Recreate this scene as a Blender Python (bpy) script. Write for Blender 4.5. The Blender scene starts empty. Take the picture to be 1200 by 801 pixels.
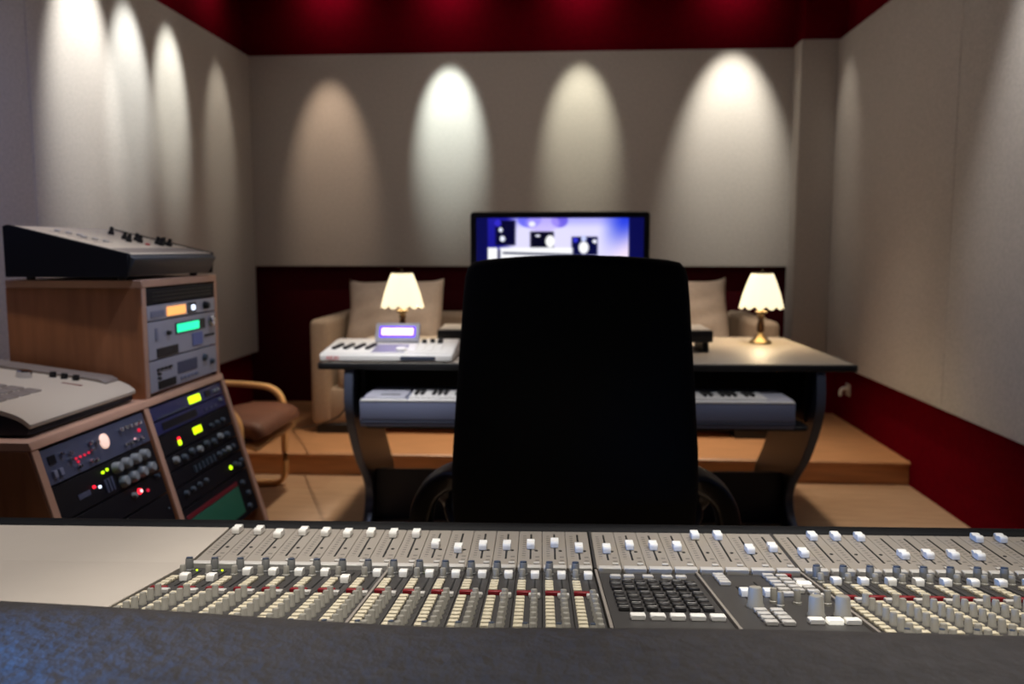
import bpy, bmesh, math, random
from mathutils import Vector, Matrix, Euler
random.seed(7)
PI = math.pi
SC = bpy.context.scene
COL = SC.collection

# ------------------------------------------------------------------ colours and materials
def lin(c):
    return tuple((v / 12.92 if v <= .04045 else ((v + .055) / 1.055) ** 2.4) for v in (x / 255 for x in c))

MATS = {}
def mat(name, rgb, rough=.6, metal=0, var=0, vscale=20, bump=0, bscale=200, emit=None, estr=0, spec=.5, stretch=None):
    if name in MATS: return MATS[name]
    m = bpy.data.materials.new(name); m.use_nodes = True
    nt = m.node_tree; b = nt.nodes['Principled BSDF']
    col = (*lin(rgb), 1)
    b.inputs['Base Color'].default_value = col
    b.inputs['Roughness'].default_value = rough
    b.inputs['Metallic'].default_value = metal
    b.inputs['Specular IOR Level'].default_value = spec
    tc = nt.nodes.new('ShaderNodeTexCoord')
    mp = nt.nodes.new('ShaderNodeMapping'); nt.links.new(tc.outputs['Object'], mp.inputs[0])
    if stretch: mp.inputs['Scale'].default_value = stretch
    if var:
        n = nt.nodes.new('ShaderNodeTexNoise'); n.inputs['Scale'].default_value = vscale; n.inputs['Detail'].default_value = 5
        nt.links.new(mp.outputs[0], n.inputs['Vector'])
        r = nt.nodes.new('ShaderNodeValToRGB')
        r.color_ramp.elements[0].position = .3; r.color_ramp.elements[1].position = .7
        r.color_ramp.elements[0].color = (*[c * (1 - var) for c in col[:3]], 1)
        r.color_ramp.elements[1].color = (*[min(1, c * (1 + var)) for c in col[:3]], 1)
        nt.links.new(n.outputs['Fac'], r.inputs[0]); nt.links.new(r.outputs[0], b.inputs['Base Color'])
    if bump:
        n2 = nt.nodes.new('ShaderNodeTexNoise'); n2.inputs['Scale'].default_value = bscale; n2.inputs['Detail'].default_value = 3
        nt.links.new(tc.outputs['Object'], n2.inputs['Vector'])
        bp = nt.nodes.new('ShaderNodeBump'); bp.inputs['Strength'].default_value = bump; bp.inputs['Distance'].default_value = .004
        nt.links.new(n2.outputs['Fac'], bp.inputs['Height']); nt.links.new(bp.outputs[0], b.inputs['Normal'])
    if emit:
        b.inputs['Emission Color'].default_value = (*lin(emit), 1); b.inputs['Emission Strength'].default_value = estr
    MATS[name] = m
    return m

def brick_mat(name, c1, c2, mortar, w, h, rough, sx=1, bump=.1):
    m = bpy.data.materials.new(name); m.use_nodes = True
    nt = m.node_tree; b = nt.nodes['Principled BSDF']; b.inputs['Roughness'].default_value = rough
    tc = nt.nodes.new('ShaderNodeTexCoord')
    br = nt.nodes.new('ShaderNodeTexBrick'); br.inputs['Scale'].default_value = 1
    br.inputs['Brick Width'].default_value = w; br.inputs['Row Height'].default_value = h
    br.inputs['Mortar Size'].default_value = .0004
    br.inputs['Color1'].default_value = (*lin(c1), 1); br.inputs['Color2'].default_value = (*lin(c2), 1); br.inputs['Mortar'].default_value = (*lin(mortar), 1)
    nt.links.new(tc.outputs['Object'], br.inputs['Vector'])
    mp = nt.nodes.new('ShaderNodeMapping'); mp.inputs['Scale'].default_value = (2, 14, 14)
    nt.links.new(tc.outputs['Object'], mp.inputs[0])
    n = nt.nodes.new('ShaderNodeTexNoise'); n.inputs['Scale'].default_value = 2.5; n.inputs['Detail'].default_value = 6
    nt.links.new(mp.outputs[0], n.inputs['Vector'])
    mx = nt.nodes.new('ShaderNodeMix'); mx.data_type = 'RGBA'; mx.blend_type = 'MULTIPLY'; mx.inputs[0].default_value = .55
    rp = nt.nodes.new('ShaderNodeValToRGB'); rp.color_ramp.elements[0].position = .3; rp.color_ramp.elements[1].position = .75
    rp.color_ramp.elements[0].color = (.5, .45, .4, 1); rp.color_ramp.elements[1].color = (1, 1, 1, 1)
    nt.links.new(n.outputs['Fac'], rp.inputs[0])
    nt.links.new(br.outputs['Color'], mx.inputs[6]); nt.links.new(rp.outputs[0], mx.inputs[7]); nt.links.new(mx.outputs[2], b.inputs['Base Color'])
    MATS[name] = m
    return m

def vcol_mat(name, strength):
    m = bpy.data.materials.new(name); m.use_nodes = True
    nt = m.node_tree; b = nt.nodes['Principled BSDF']; b.inputs['Base Color'].default_value = (.01, .01, .012, 1); b.inputs['Roughness'].default_value = .25
    a = nt.nodes.new('ShaderNodeVertexColor'); a.layer_name = 'picture'
    nt.links.new(a.outputs['Color'], b.inputs['Emission Color']); b.inputs['Emission Strength'].default_value = strength
    MATS[name] = m
    return m

M_WALL = mat('beige_fabric', (176, 170, 163), .95, var=.10, vscale=70, bump=.35, bscale=260, spec=.1)
M_RED = mat('crimson_fabric', (98, 1, 17), .95, var=.12, vscale=40, bump=.3, bscale=220, spec=.02)
M_FLOOR = brick_mat('floor_laminate', (200, 168, 134), (192, 158, 124), (178, 144, 110), 1.3, .19, .45)
M_STEP = mat('step_laminate', (200, 148, 102), .42, var=.14, vscale=5, stretch=(1, 9, 9))
M_CEIL = mat('dark_ceiling', (40, 16, 18), .9)
M_DARK = mat('dark_plaster', (46, 42, 40), .9)
M_LEATH = mat('black_leather', (7, 7, 9), .65, bump=.25, bscale=120, spec=.2)
M_CHAIR = mat('black_upholstery', (6, 6, 8), .75, bump=.2, bscale=150, spec=.2)
M_GLOSSB = mat('black_gloss_leather', (30, 29, 31), .32, bump=.12, bscale=60)
M_BLACK = mat('black_plastic', (14, 14, 16), .5)
M_BLACKM = mat('black_metal', (20, 20, 23), .4, metal=.5)
M_CHROME = mat('chrome', (200, 200, 205), .15, metal=1)
M_BOL = mat('charcoal_leather', (50, 47, 47), .62, var=.16, vscale=38, bump=.8, bscale=60, spec=.3)
M_NAVY = mat('navy_lacquer', (30, 32, 44), .45)
M_NAVYE = mat('slate_edge_band', (66, 72, 88), .4)
M_CONS = mat('console_cream_panel', (186, 176, 164), .55, var=.03, vscale=8)
M_CGREY = mat('console_dark_grey', (58, 56, 55), .5)
M_CPLATE = mat('console_warm_grey', (138, 130, 122), .5)
M_KNOBG = mat('grey_knob', (150, 146, 136), .45)
M_KNOBD = mat('slate_knob', (112, 112, 110), .45)
M_KBLUE = mat('blue_knob_cap', (64, 74, 92), .5)
M_BEIGE = mat('beige_button', (208, 197, 170), .45)
M_WHITEB = mat('white_button', (240, 237, 230), .4)
M_WHITEL = mat('lit_white_button', (255, 252, 240), .4, emit=(255, 250, 235), estr=.55)
M_REDB = mat('red_label', (126, 14, 24), .5)
M_SLOT = mat('slot_black', (16, 15, 15), .7)
M_RAIL = mat('rail_light_grey', (190, 186, 180), .45)
M_KEYB = mat('dark_keycap', (44, 42, 41), .5)
M_OAK = mat('oak_veneer', (160, 104, 66), .5, var=.16, vscale=4, stretch=(9, 9, 1))
M_OAKE = mat('oak_edge', (206, 160, 132), .5, var=.10, vscale=6)
M_BENT = mat('birch_bentwood', (226, 178, 120), .4, var=.08, vscale=5)
M_SEATL = mat('brown_leather', (112, 72, 54), .55, bump=.2, bscale=60, var=.1, vscale=10)
M_SOFA = mat('sofa_linen', (176, 158, 138), .95, var=.06, vscale=50, bump=.3, bscale=300, spec=.1)
M_CUSH = mat('cushion_linen', (200, 184, 168), .95, var=.06, vscale=40, bump=.3, bscale=300, spec=.1)
M_BRASS = mat('antique_brass', (150, 132, 104), .32, metal=1)
M_SHADE = mat('lit_lampshade', (250, 240, 214), .8, emit=(255, 238, 196), estr=1.25)
M_TOP = mat('grey_laminate', (160, 150, 136), .42, var=.03, vscale=30)
M_PALE = mat('pale_laminate', (200, 192, 180), .4)
M_SILV = mat('silver_plastic', (176, 176, 186), .4)
M_KBODY = mat('blue_grey_plastic', (112, 118, 142), .45)
M_WKEY = mat('ivory_key', (226, 224, 220), .35)
M_CREAM = mat('cream_plastic', (214, 200, 178), .45)
M_TAUPE = mat('taupe_plastic', (140, 128, 118), .5)
M_RGREY = mat('rack_grey_paint', (132, 136, 158), .45, var=.04, vscale=20)
M_RDARK = mat('rack_slate_paint', (78, 84, 108), .45, var=.06, vscale=25)
M_RBLACK = mat('rack_black_paint', (9, 10, 20), .6, spec=.25)
M_RBLUE = mat('rack_blue_paint', (20, 32, 92), .4)
M_RGREEN = mat('rack_green_paint', (36, 110, 82), .5)
M_RKNOB = mat('rack_knob_grey', (150, 156, 156), .45)
M_RKNOBD = mat('rack_knob_slate', (70, 82, 92), .45)
def led(name, rgb, s): return mat(name, rgb, .4, emit=rgb, estr=s)
L_YEL = led('lime_display', (206, 240, 10), 1.5)
L_GRN = led('mint_display', (30, 240, 170), 1.3)
L_AMB = led('amber_meter', (255, 176, 96), 1.1)
L_WHT = led('white_lamp', (226, 236, 255), 2.0)
L_BLU = led('blue_lamp', (60, 90, 255), 2.5)
L_RED = led('red_lamp', (255, 30, 50), 2.5)
L_REDD = led('dim_red_lamp', (220, 30, 60), .8)
L_PINK = led('pink_lamp', (255, 190, 190), 2.5)
L_PEACH = led('peach_meter', (255, 214, 196), .8)
L_LIME = led('lime_lamp', (190, 240, 20), 2.0)
L_VIO = led('violet_display_rim', (96, 30, 235), 1.2)
L_LAV = led('lavender_display', (236, 214, 255), 1.3)

# ------------------------------------------------------------------ geometry helpers
def link(o, parent=None):
    COL.objects.link(o)
    if parent is not None: o.parent = parent
    return o

def obj(name, bm, m, parent=None, loc=None, rot=None, smooth=True, ang=40):
    me = bpy.data.meshes.new(name)
    bmesh.ops.recalc_face_normals(bm, faces=bm.faces)
    bm.to_mesh(me); bm.free()
    if smooth:
        me.polygons.foreach_set('use_smooth', [True] * len(me.polygons))
        me.set_sharp_from_angle(angle=math.radians(ang))
    me.materials.append(m)
    o = link(bpy.data.objects.new(name, me), parent)
    if loc: o.location = loc
    if rot: o.rotation_euler = rot
    return o

def tag(o, label, cat, group=None):
    o['label'] = label; o['category'] = cat
    if group: o['group'] = group
    return o

def thing(name, label, cat, loc=(0, 0, 0), rz=0, group=None, rot=None):
    o = link(bpy.data.objects.new(name, None))
    o.empty_display_size = .05
    o.location = loc; o.rotation_euler = rot or (0, 0, rz)
    return tag(o, label, cat, group)

def struct(o):
    o['kind'] = 'structure'; return o

def copy_tree(o, parent=None):
    c = o.copy(); COL.objects.link(c)
    if parent is not None: c.parent = parent
    for ch in list(o.children): copy_tree(ch, c)
    return c

def dup(o, parent=None, loc=None):
    c = o.copy(); COL.objects.link(c)
    if parent is not None: c.parent = parent
    if loc is not None: c.location = loc
    return c

def box(x0, x1, y0, y1, z0, z1, bev=0, seg=2):
    bm = bmesh.new()
    v = [bm.verts.new(p) for p in ((x0, y0, z0), (x1, y0, z0), (x1, y1, z0), (x0, y1, z0), (x0, y0, z1), (x1, y0, z1), (x1, y1, z1), (x0, y1, z1))]
    for f in ((3, 2, 1, 0), (4, 5, 6, 7), (0, 1, 5, 4), (1, 2, 6, 5), (2, 3, 7, 6), (3, 0, 4, 7)): bm.faces.new([v[i] for i in f])
    if bev: bmesh.ops.bevel(bm, geom=list(bm.edges), offset=bev, segments=seg, profile=.5, affect='EDGES')
    return bm

def prism(poly, a0, a1, axis='Y', bev=0, seg=2):
    """poly in the two other axes (X,Z for Y; Y,Z for X; X,Y for Z), pulled from a0 to a1"""
    bm = bmesh.new()
    def P(p, a): return {'Y': (p[0], a, p[1]), 'X': (a, p[0], p[1]), 'Z': (p[0], p[1], a)}[axis]
    A = [bm.verts.new(P(p, a0)) for p in poly]; B = [bm.verts.new(P(p, a1)) for p in poly]
    bm.faces.new(A[::-1]); bm.faces.new(B)
    n = len(poly)
    for i in range(n): bm.faces.new((A[i], A[(i + 1) % n], B[(i + 1) % n], B[i]))
    if bev: bmesh.ops.bevel(bm, geom=list(bm.edges), offset=bev, segments=seg, profile=.5, affect='EDGES')
    return bm

def loft(rings, cap=True, close=True):
    bm = bmesh.new()
    R = [[bm.verts.new(p) for p in r] for r in rings]
    n = len(R[0])
    for a, b in zip(R, R[1:]):
        for i in range(n if close else n - 1): bm.faces.new((a[i], a[(i + 1) % n], b[(i + 1) % n], b[i]))
    if cap: bm.faces.new(R[0][::-1]); bm.faces.new(R[-1])
    return bm

def lathe(prof, seg=24, c=(0, 0, 0), axis='Z', mod=None):
    rings = []
    for r, z in prof:
        ring = []
        for i in range(seg):
            a = 2 * PI * i / seg; rr = max(r, 1e-4); zz = z
            if mod: rr, zz = mod(rr, zz, a)
            p = (rr * math.cos(a), rr * math.sin(a), zz)
            if axis == 'X': p = (p[2], p[0], p[1])
            if axis == 'Y': p = (p[1], p[2], p[0])
            ring.append((p[0] + c[0], p[1] + c[1], p[2] + c[2]))
        rings.append(ring)
    return loft(rings)

def smooth_path(pts, n=8, closed=False):
    P = [Vector(p) for p in pts]; out = []; N = len(P)
    for i in range(N if closed else N - 1):
        g = lambda k: P[k % N] if closed else P[max(0, min(N - 1, k))]
        p0, p1, p2, p3 = g(i - 1), g(i), g(i + 1), g(i + 2)
        for j in range(n):
            t = j / n
            out.append(.5 * ((2 * p1) + (p2 - p0) * t + (2 * p0 - 5 * p1 + 4 * p2 - p3) * t * t + (3 * p1 - p0 - 3 * p2 + p3) * t ** 3))
    if not closed: out.append(P[-1].copy())
    return out

def sweep(path, shape, up=(0, 0, 1), closed=False):
    """shape: list of (side, up) offsets carried along the path"""
    P = [Vector(p) for p in path]; U = Vector(up); rings = []; N = len(P)
    for i, p in enumerate(P):
        if closed: t = P[(i + 1) % N] - P[i - 1]
        else: t = P[min(i + 1, N - 1)] - P[max(i - 1, 0)]
        t.normalize()
        s = t.cross(U)
        if s.length < 1e-4: s = Vector((1, 0, 0))
        s.normalize(); u = s.cross(t).normalized()
        rings.append([p + s * a + u * b for a, b in shape])
    if closed: rings.append(rings[0])
    bm = loft(rings, cap=not closed)
    if closed: bmesh.ops.remove_doubles(bm, verts=bm.verts, dist=1e-6)
    return bm

def circ(r, n=8, e=1.0): return [(r * math.cos(2 * PI * i / n), r * e * math.sin(2 * PI * i / n)) for i in range(n)]
def rrect(w, h, r, n=3):
    out = []
    for cx, cy, a in ((w / 2 - r, h / 2 - r, 0), (-w / 2 + r, h / 2 - r, PI / 2), (-w / 2 + r, -h / 2 + r, PI), (w / 2 - r, -h / 2 + r, 1.5 * PI)):
        for k in range(n + 1):
            b = a + PI / 2 * k / n; out.append((cx + r * math.cos(b), cy + r * math.sin(b)))
    return out

def text(name, body, size, m, parent, loc, rot):
    c = bpy.data.curves.new(name, 'FONT'); c.body = body; c.size = size; c.extrude = .0006; c.align_x = 'CENTER'; c.align_y = 'CENTER'
    t = link(bpy.data.objects.new('lettering', c)); me = bpy.data.meshes.new_from_object(t.evaluated_get(bpy.context.evaluated_depsgraph_get()))
    bpy.data.objects.remove(t); me.materials.clear(); me.materials.append(m)
    o = link(bpy.data.objects.new(name, me), parent); o.location = loc; o.rotation_euler = rot
    return o

# ------------------------------------------------------------------ the room
XL, XR, YB, ZT, ZB, ZC = -2.3, 1.79, 6.2, 2.655, .512, 3.2
TH = .07                                     # the beige panels stand this far in front of the red cloth
PX, PY = 1.555, 6.0                            # pilaster in the far corner
struct(obj('floor', box(-2.6, 2.1, -1.6, 6.5, -.1, 0), M_FLOOR, smooth=False))
struct(obj('raised_floor', prism([(4.66, 0), (4.66, .105), (4.645, .112), (4.645, .122), (4.655, .13), (YB + TH, .13), (YB + TH, 0)], XL - TH, XR + TH, 'X'), M_STEP, smooth=False))
struct(obj('ceiling', box(-2.6, 2.1, -1.6, 6.5, ZC, ZC + .1), M_CEIL, smooth=False))
struct(obj('wall_back', box(-2.5, 2.0, YB + TH, YB + .2, 0, ZC), M_RED, smooth=False))
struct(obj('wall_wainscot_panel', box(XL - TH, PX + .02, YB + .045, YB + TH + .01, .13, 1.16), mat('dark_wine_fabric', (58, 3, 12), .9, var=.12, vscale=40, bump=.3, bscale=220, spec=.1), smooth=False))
struct(obj('wall_left', box(XL - .2, XL - TH, -1.5, YB + .1, 0, ZC), M_RED, smooth=False))
struct(obj('wall_right', box(XR + TH, XR + .2, -1.5, YB + .1, 0, ZC), M_RED, smooth=False))
struct(obj('wall_front', box(-2.5, 2.0, -1.6, -1.5, 0, ZC), M_DARK, smooth=False))
struct(obj('wall_panel_back', box(XL - TH, PX + .04, YB, YB + TH, 1.147, ZT, .004), M_WALL, smooth=False))
struct(obj('wall_panel_left', box(XL - TH, XL, 3.604, YB, ZB, ZT, .004), M_WALL, smooth=False))
struct(obj('wall_panel_left.001', box(XL - TH, XL, -1.4, 3.6, ZB, ZC - .01, .004), M_WALL, smooth=False))
struct(obj('wall_panel_right', box(XR, XR + TH, 4.153, 5.99, ZB, ZT, .003), M_WALL, smooth=False))
struct(obj('wall_panel_right.001', box(XR, XR + TH, -1.4, 4.15, ZB, ZT, .003), M_WALL, smooth=False))
struct(obj('wall_column', box(PX + .02, XR + TH, PY + .02, YB + TH, 0, ZC), M_RED, smooth=False))
struct(obj('column_panel', box(PX, XR + TH, PY, YB + .02, ZB, ZT + .01, .004), M_WALL, smooth=False))

# ------------------------------------------------------------------ mixing console
ALPHA = .03
K = thing('mixing_console', 'wide mixing console with rows of white faders behind a charcoal padded bolster', 'mixing console', (0, 1.355, 0), ALPHA)
# local frame: x along the desk, y away from the camera (0 at the rail), z height
ZF, SL = .757, .15                             # fader plates lie flat at ZF, the channel plates climb towards the camera
def zch(y): return ZF - SL * y - .004
x0, x1 = -1.27, 1.2
Y_N, Y_F = -.44, .185
obj('console_body', prism([(Y_N - .3, .56), (.235, .56), (.235, .70), (.19, .735), (0, .735), (Y_N, .80), (Y_N - .3, .80)], x0, x1, 'X'), M_BLACKM, K, smooth=False)
for sx in (x0 - .03, x1):
    obj('end_panel', prism([(-.74, .5), (-.1, 0), (.1, 0), (.235, .56), (.235, .735), (.2, .76), (0, .762), (-.4, .83), (-.74, .83)], sx, sx + .03, 'X', .004), M_BLACKM, K)
# padded rolls
sh = [(Y_F + .003 + .024 - .024 * math.cos(a), .739 + .023 * math.sin(a)) for a in [PI * k / 10 for k in range(11)]] + [(Y_F + .055, .715), (Y_F + .003, .715)]
obj('arm_rest', prism(sh, x0, x1, 'X'), M_LEATH, K)
def bolster():
    rings = []
    for k in range(41):
        u = k / 40; x = x0 - .02 + (x1 - x0 + .04) * u
        lift = .013 + .026 * max(0, (-.15 - x) / .6) ** 1.2 + .0015 * math.sin(x * 9)
        ring = []
        yc, w, h = -.44 - .165, .165, .075
        for j in range(24):
            a = 2 * PI * j / 24; ca, sa = math.cos(a), math.sin(a)
            ring.append((x, yc + w * math.copysign(abs(ca) ** .35, ca), .788 + lift + h * math.copysign(abs(sa) ** .35, sa)))
        rings.append(ring)
    return loft(rings)
obj('bolster', bolster(), M_BOL, K)
PITCH, WCH = .0418, .041
XA = -.623                                     # left edge of the first strip
obj('blank_panel', prism([(Y_F, .74), (Y_F, ZF + .001), (0, ZF + .002), (Y_N, zch(Y_N) + .004), (Y_N, .74)], x0, XA - .003, 'X', .002), M_CONS, K, smooth=False)

# small meshes shared by the copies
def fader_cap_mesh():
    return prism([(-.0125, 0), (-.0125, .0075), (-.0105, .011), (-.0045, .0115), (-.001, .0085), (.001, .0085), (.0045, .0115), (.0105, .011), (.0125, .0075), (.0125, 0)], -.0068, .0068, 'X', .0006, 1)
protos = {}
def proto(key, bm, m, **k):
    me = bpy.data.meshes.new(key); bmesh.ops.recalc_face_normals(bm, faces=bm.faces); bm.to_mesh(me); bm.free()
    me.polygons.foreach_set('use_smooth', [True] * len(me.polygons)); me.set_sharp_from_angle(angle=.7)
    me.materials.append(m); protos[key] = me
def put(name, key, parent, loc, rot=None):
    o = link(bpy.data.objects.new(name, protos[key]), parent); o.location = loc
    if rot: o.rotation_euler = rot
    return o
proto('fader', fader_cap_mesh(), M_WHITEB)
proto('short_fader', prism([(-.0085, 0), (-.0085, .009), (-.006, .0115), (.006, .0115), (.0085, .009), (.0085, 0)], -.0066, .0066, 'X', .0008, 1), M_WHITEB)
proto('slot', box(-.0016, .0016, -.062, .062, 0, .0006), M_SLOT)
proto('short_slot', box(-.0013, .0013, -.05, .05, 0, .0006), M_SLOT)
proto('big_knob', lathe([(0, 0), (.0078, 0), (.0078, .003), (.0066, .004), (.0062, .0195), (.0052, .0208), (0, .0208)], 14), M_KNOBD)
proto('big_cap', lathe([(0, 0), (.0054, 0), (.0054, .0016), (0, .0018)], 14), M_KBLUE)
proto('small_knob', lathe([(0, 0), (.0060, 0), (.0060, .002), (.0050, .003), (.0046, .0145), (.0038, .0155), (0, .0155)], 12), M_KNOBG)
proto('rotary', lathe([(0, 0), (.0056, 0), (.0056, .002), (.0049, .003), (.0045, .0158), (.0038, .0168), (0, .0168)], 12), M_KNOBG)
proto('rotary_blue', lathe([(0, 0), (.0050, 0), (.0050, .002), (.0042, .003), (.0040, .0135), (.0034, .0142), (0, .0142)], 12), M_KNOBG)
proto('tone_cap', lathe([(0, 0), (.0036, 0), (.0034, .001), (0, .0012)], 10), M_KBLUE)
proto('key', box(-.0063, .0063, -.0050, .0050, 0, .0052, .001, 1), M_BEIGE)
proto('label', box(-.0125, .0125, -.0045, .0045, 0, .0058, .0008, 1), M_REDB)
proto('wide_key', box(-.0085, .0085, -.0055, .0055, 0, .0065, .001, 1), M_RAIL)
proto('select', box(-.0185, .0185, -.0065, .0065, 0, .010, .0012, 1), M_RAIL)
proto('mute', box(-.005, .005, -.0035, .0035, 0, .0022, .0005, 1), M_RAIL)
proto('logo', lathe([(0, 0), (.0032, 0), (.0030, .0008), (0, .0008)], 8), M_SLOT)
proto('lamp', lathe([(0, 0), (.0018, 0), (.0016, .0018), (0, .0022)], 8), L_LIME)
TILT = (-math.atan(SL), 0, 0)

def strip_x(bank, i):
    return {'left': XA + PITCH * (i + .5), 'mid': .052 + .0412 * (i + .5), 'right': .386 + PITCH * (i + .5)}[bank]

# fader positions along the slot, 1 = far end
FP = {'left': [.98, .95, .80, .93, .90, .86, .90, .88, .88, .42, .25, .38, .40, .45, .52, .32],
      'mid': [.30, .46, .46, .44, .95, .95, .35, .44],
      'right': [.22, .97, .98, .96, .20, .22, .22, .20, .97, .97, .20, .5, .22, .96, .95, .24, .20, .9]}
strips = []
plate_me = {}
def plate_mesh(w):
    bm = box(-w / 2, w / 2, .004, Y_F - .001, .74, ZF, .0008, 1)
    me = bpy.data.meshes.new('fader_plate'); bm.to_mesh(me); bm.free(); me.materials.append(M_PL); return me
def plate_material():
    m = mat('fader_plate_grey', (150, 142, 132), .5)
    nt = m.node_tree; b = nt.nodes['Principled BSDF']; tc = nt.nodes.new('ShaderNodeTexCoord'); sp = nt.nodes.new('ShaderNodeSeparateXYZ')
    nt.links.new(tc.outputs['Object'], sp.inputs[0])
    def M(op, a, bb=None, c=None):
        n = nt.nodes.new('ShaderNodeMath'); n.operation = op
        for k, v in enumerate((a, bb, c)):
            if v is None: continue
            if isinstance(v, (int, float)): n.inputs[k].default_value = v
            else: nt.links.new(v, n.inputs[k])
        return n.outputs[0]
    x, y = sp.outputs[0], sp.outputs[1]
    fr = M('FRACT', M('MULTIPLY', y, 90))
    tick = M('MULTIPLY', M('LESS_THAN', fr, .35), M('COMPARE', x, -.0105, .003))
    tick = M('MULTIPLY', tick, M('COMPARE', y, .105, .058))
    sc = M('MULTIPLY', M('LESS_THAN', M('FRACT', M('MULTIPLY', y, 60)), .3), M('MULTIPLY', M('COMPARE', x, .0125, .0035), M('COMPARE', y, .05, .016)))
    mx = nt.nodes.new('ShaderNodeMix'); mx.data_type = 'RGBA'
    mx.inputs[6].default_value = (*lin((150, 142, 132)), 1); mx.inputs[7].default_value = (*lin((98, 92, 87)), 1)
    nt.links.new(M('MAXIMUM', tick, sc), mx.inputs[0]); nt.links.new(mx.outputs[2], b.inputs['Base Color'])
    return m
M_PL = plate_material()
PLATE = plate_mesh(WCH); PLATE_M = plate_mesh(.0406)
bm = prism([(Y_N, .80), (Y_N, zch(Y_N)), (.003, zch(.003)), (.003, .74)], -WCH / 2, WCH / 2, 'X', .0006, 1)
STRIPM = bpy.data.meshes.new('channel_strip'); bmesh.ops.recalc_face_normals(bm, faces=bm.faces); bm.to_mesh(STRIPM); bm.free(); STRIPM.materials.append(M_CGREY)
knobs, keys = [], []
for bank, n in (('left', 16), ('mid', 8), ('right', 18)):
    for i in range(n):
        x = strip_x(bank, i)
        if bank == 'mid':
            s = link(bpy.data.objects.new('channel_strip', PLATE_M), K)
        else:
            s = link(bpy.data.objects.new('channel_strip', STRIPM), K)
        s.location = (x, 0, 0)
        if bank != 'mid':
            p = link(bpy.data.objects.new('fader_plate', PLATE), s)
        put('fader_slot', 'slot', s, (.001, .104, ZF))
        t = FP[bank][i]
        put('fader_cap', 'fader', s, (.001, .046 + .116 * t, ZF + .0012))
        put('logo_mark', 'logo', s, (.0105, .082, ZF))
        put('mute_button', 'mute', s, (.0115, .022, ZF))
        put('select_button', 'select', s, (0, -.0045, ZF - .004))
        if bank == 'mid': continue
        put('level_knob', 'big_knob', s, (-.0095, -.034, zch(-.034)), TILT)
        put('level_knob_cap', 'big_cap', s, (-.0095, -.034 + .0208 * SL, zch(-.034) + .0206), TILT)
        put('pan_knob', 'small_knob', s, (-.0105, -.057, zch(-.057)), TILT)
        put('short_fader_slot', 'short_slot', s, (.0095, -.082, zch(-.082) + .0002), TILT)
        yy = -.052 if not (bank == 'left' and i in (0, 1, 6)) else -.094
        if bank == 'right': yy = -.066
        put('short_fader_cap', 'short_fader', s, (.0095, yy, zch(yy)), TILT)
        if (bank, i) in (('left', 0), ('left', 1), ('left', 5), ('left', 9), ('right', 6), ('right', 9)):
            put('signal_lamp', 'lamp', s, (.0015, -.03, zch(-.03)), TILT)
        put('red_label', 'label', s, (-.004, -.155, zch(-.155)), TILT)
        put('wide_button', 'wide_key', s, (.0095, -.170, zch(-.170)), TILT)
        for j in range(4): keys.append((s, -.0105, -.088 - .0155 * j))
        for j in range(12): keys.append((s, -.0105, -.182 - .0172 * j))
        for j in range(8): knobs.append((s, .0092, -.187 - .0235 * j, j))
def by_view(it): return abs(it[0].location.x - .0) + .35 * abs(it[2] + .30)
def remainder(name, its, key, parent):
    bm = bmesh.new()
    for it in its:
        s, x, y = it[:3]; n0 = len(bm.verts)
        bm.from_mesh(protos[key]); bm.verts.ensure_lookup_table()
        M4 = Matrix.Translation((s.location.x + x, y, zch(y))) @ Matrix.Rotation(TILT[0], 4, 'X')
        bmesh.ops.transform(bm, matrix=M4, verts=bm.verts[n0:])
    me = bpy.data.meshes.new(name); bm.to_mesh(me); bm.free(); me.materials.append(protos[key].materials[0])
    me.polygons.foreach_set('use_smooth', [True] * len(me.polygons)); me.set_sharp_from_angle(angle=.7)
    o = link(bpy.data.objects.new(name, me), parent); o['kind'] = 'stuff'
seen_k = sorted([k for k in knobs if k[2] > -.40], key=by_view); rest_k = [k for k in knobs if k[2] <= -.40] + seen_k[100:]
for s, x, y, j in seen_k[:100]: put('rotary_knob', 'rotary', s, (x, y, zch(y)), TILT)
remainder('more_rotary_knobs', rest_k, 'rotary', K)
for s in {k[0].name: k[0] for k in knobs}.values():
    put('tone_knob', 'rotary_blue', s, (-.0005, -.345, zch(-.345)), TILT); put('tone_knob_cap', 'tone_cap', s, (-.0005, -.345 + .0142 * SL, zch(-.345) + .0141), TILT)
seen_b = sorted([k for k in keys if k[2] > -.38], key=by_view); rest_b = [k for k in keys if k[2] <= -.38] + seen_b[100:]
for s, x, y in seen_b[:100]: put('push_button', 'key', s, (x, y, zch(y)), TILT)
remainder('more_push_buttons', rest_b, 'key', K)

# pale divider rails between the banks
proto('divider', prism([(Y_N, .80), (Y_N, zch(Y_N) + .004), (0, zch(0) + .004), (0, .74)], -.0022, .0022, 'X', .0005, 1), M_CPLATE)
for dx in (XA + 8 * PITCH - .0004, XA + 16 * PITCH + .004, .212, .386 - .004):
    put('divider_rail', 'divider', K, (dx, 0, 0))
proto('divider_far', box(-.0022, .0022, .004, Y_F - .001, .74, ZF + .001, .0005, 1), M_CGREY)
for dx in (XA + 16 * PITCH + .004, .386 - .004): put('divider_rail', 'divider_far', K, (dx, 0, 0))

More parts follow.
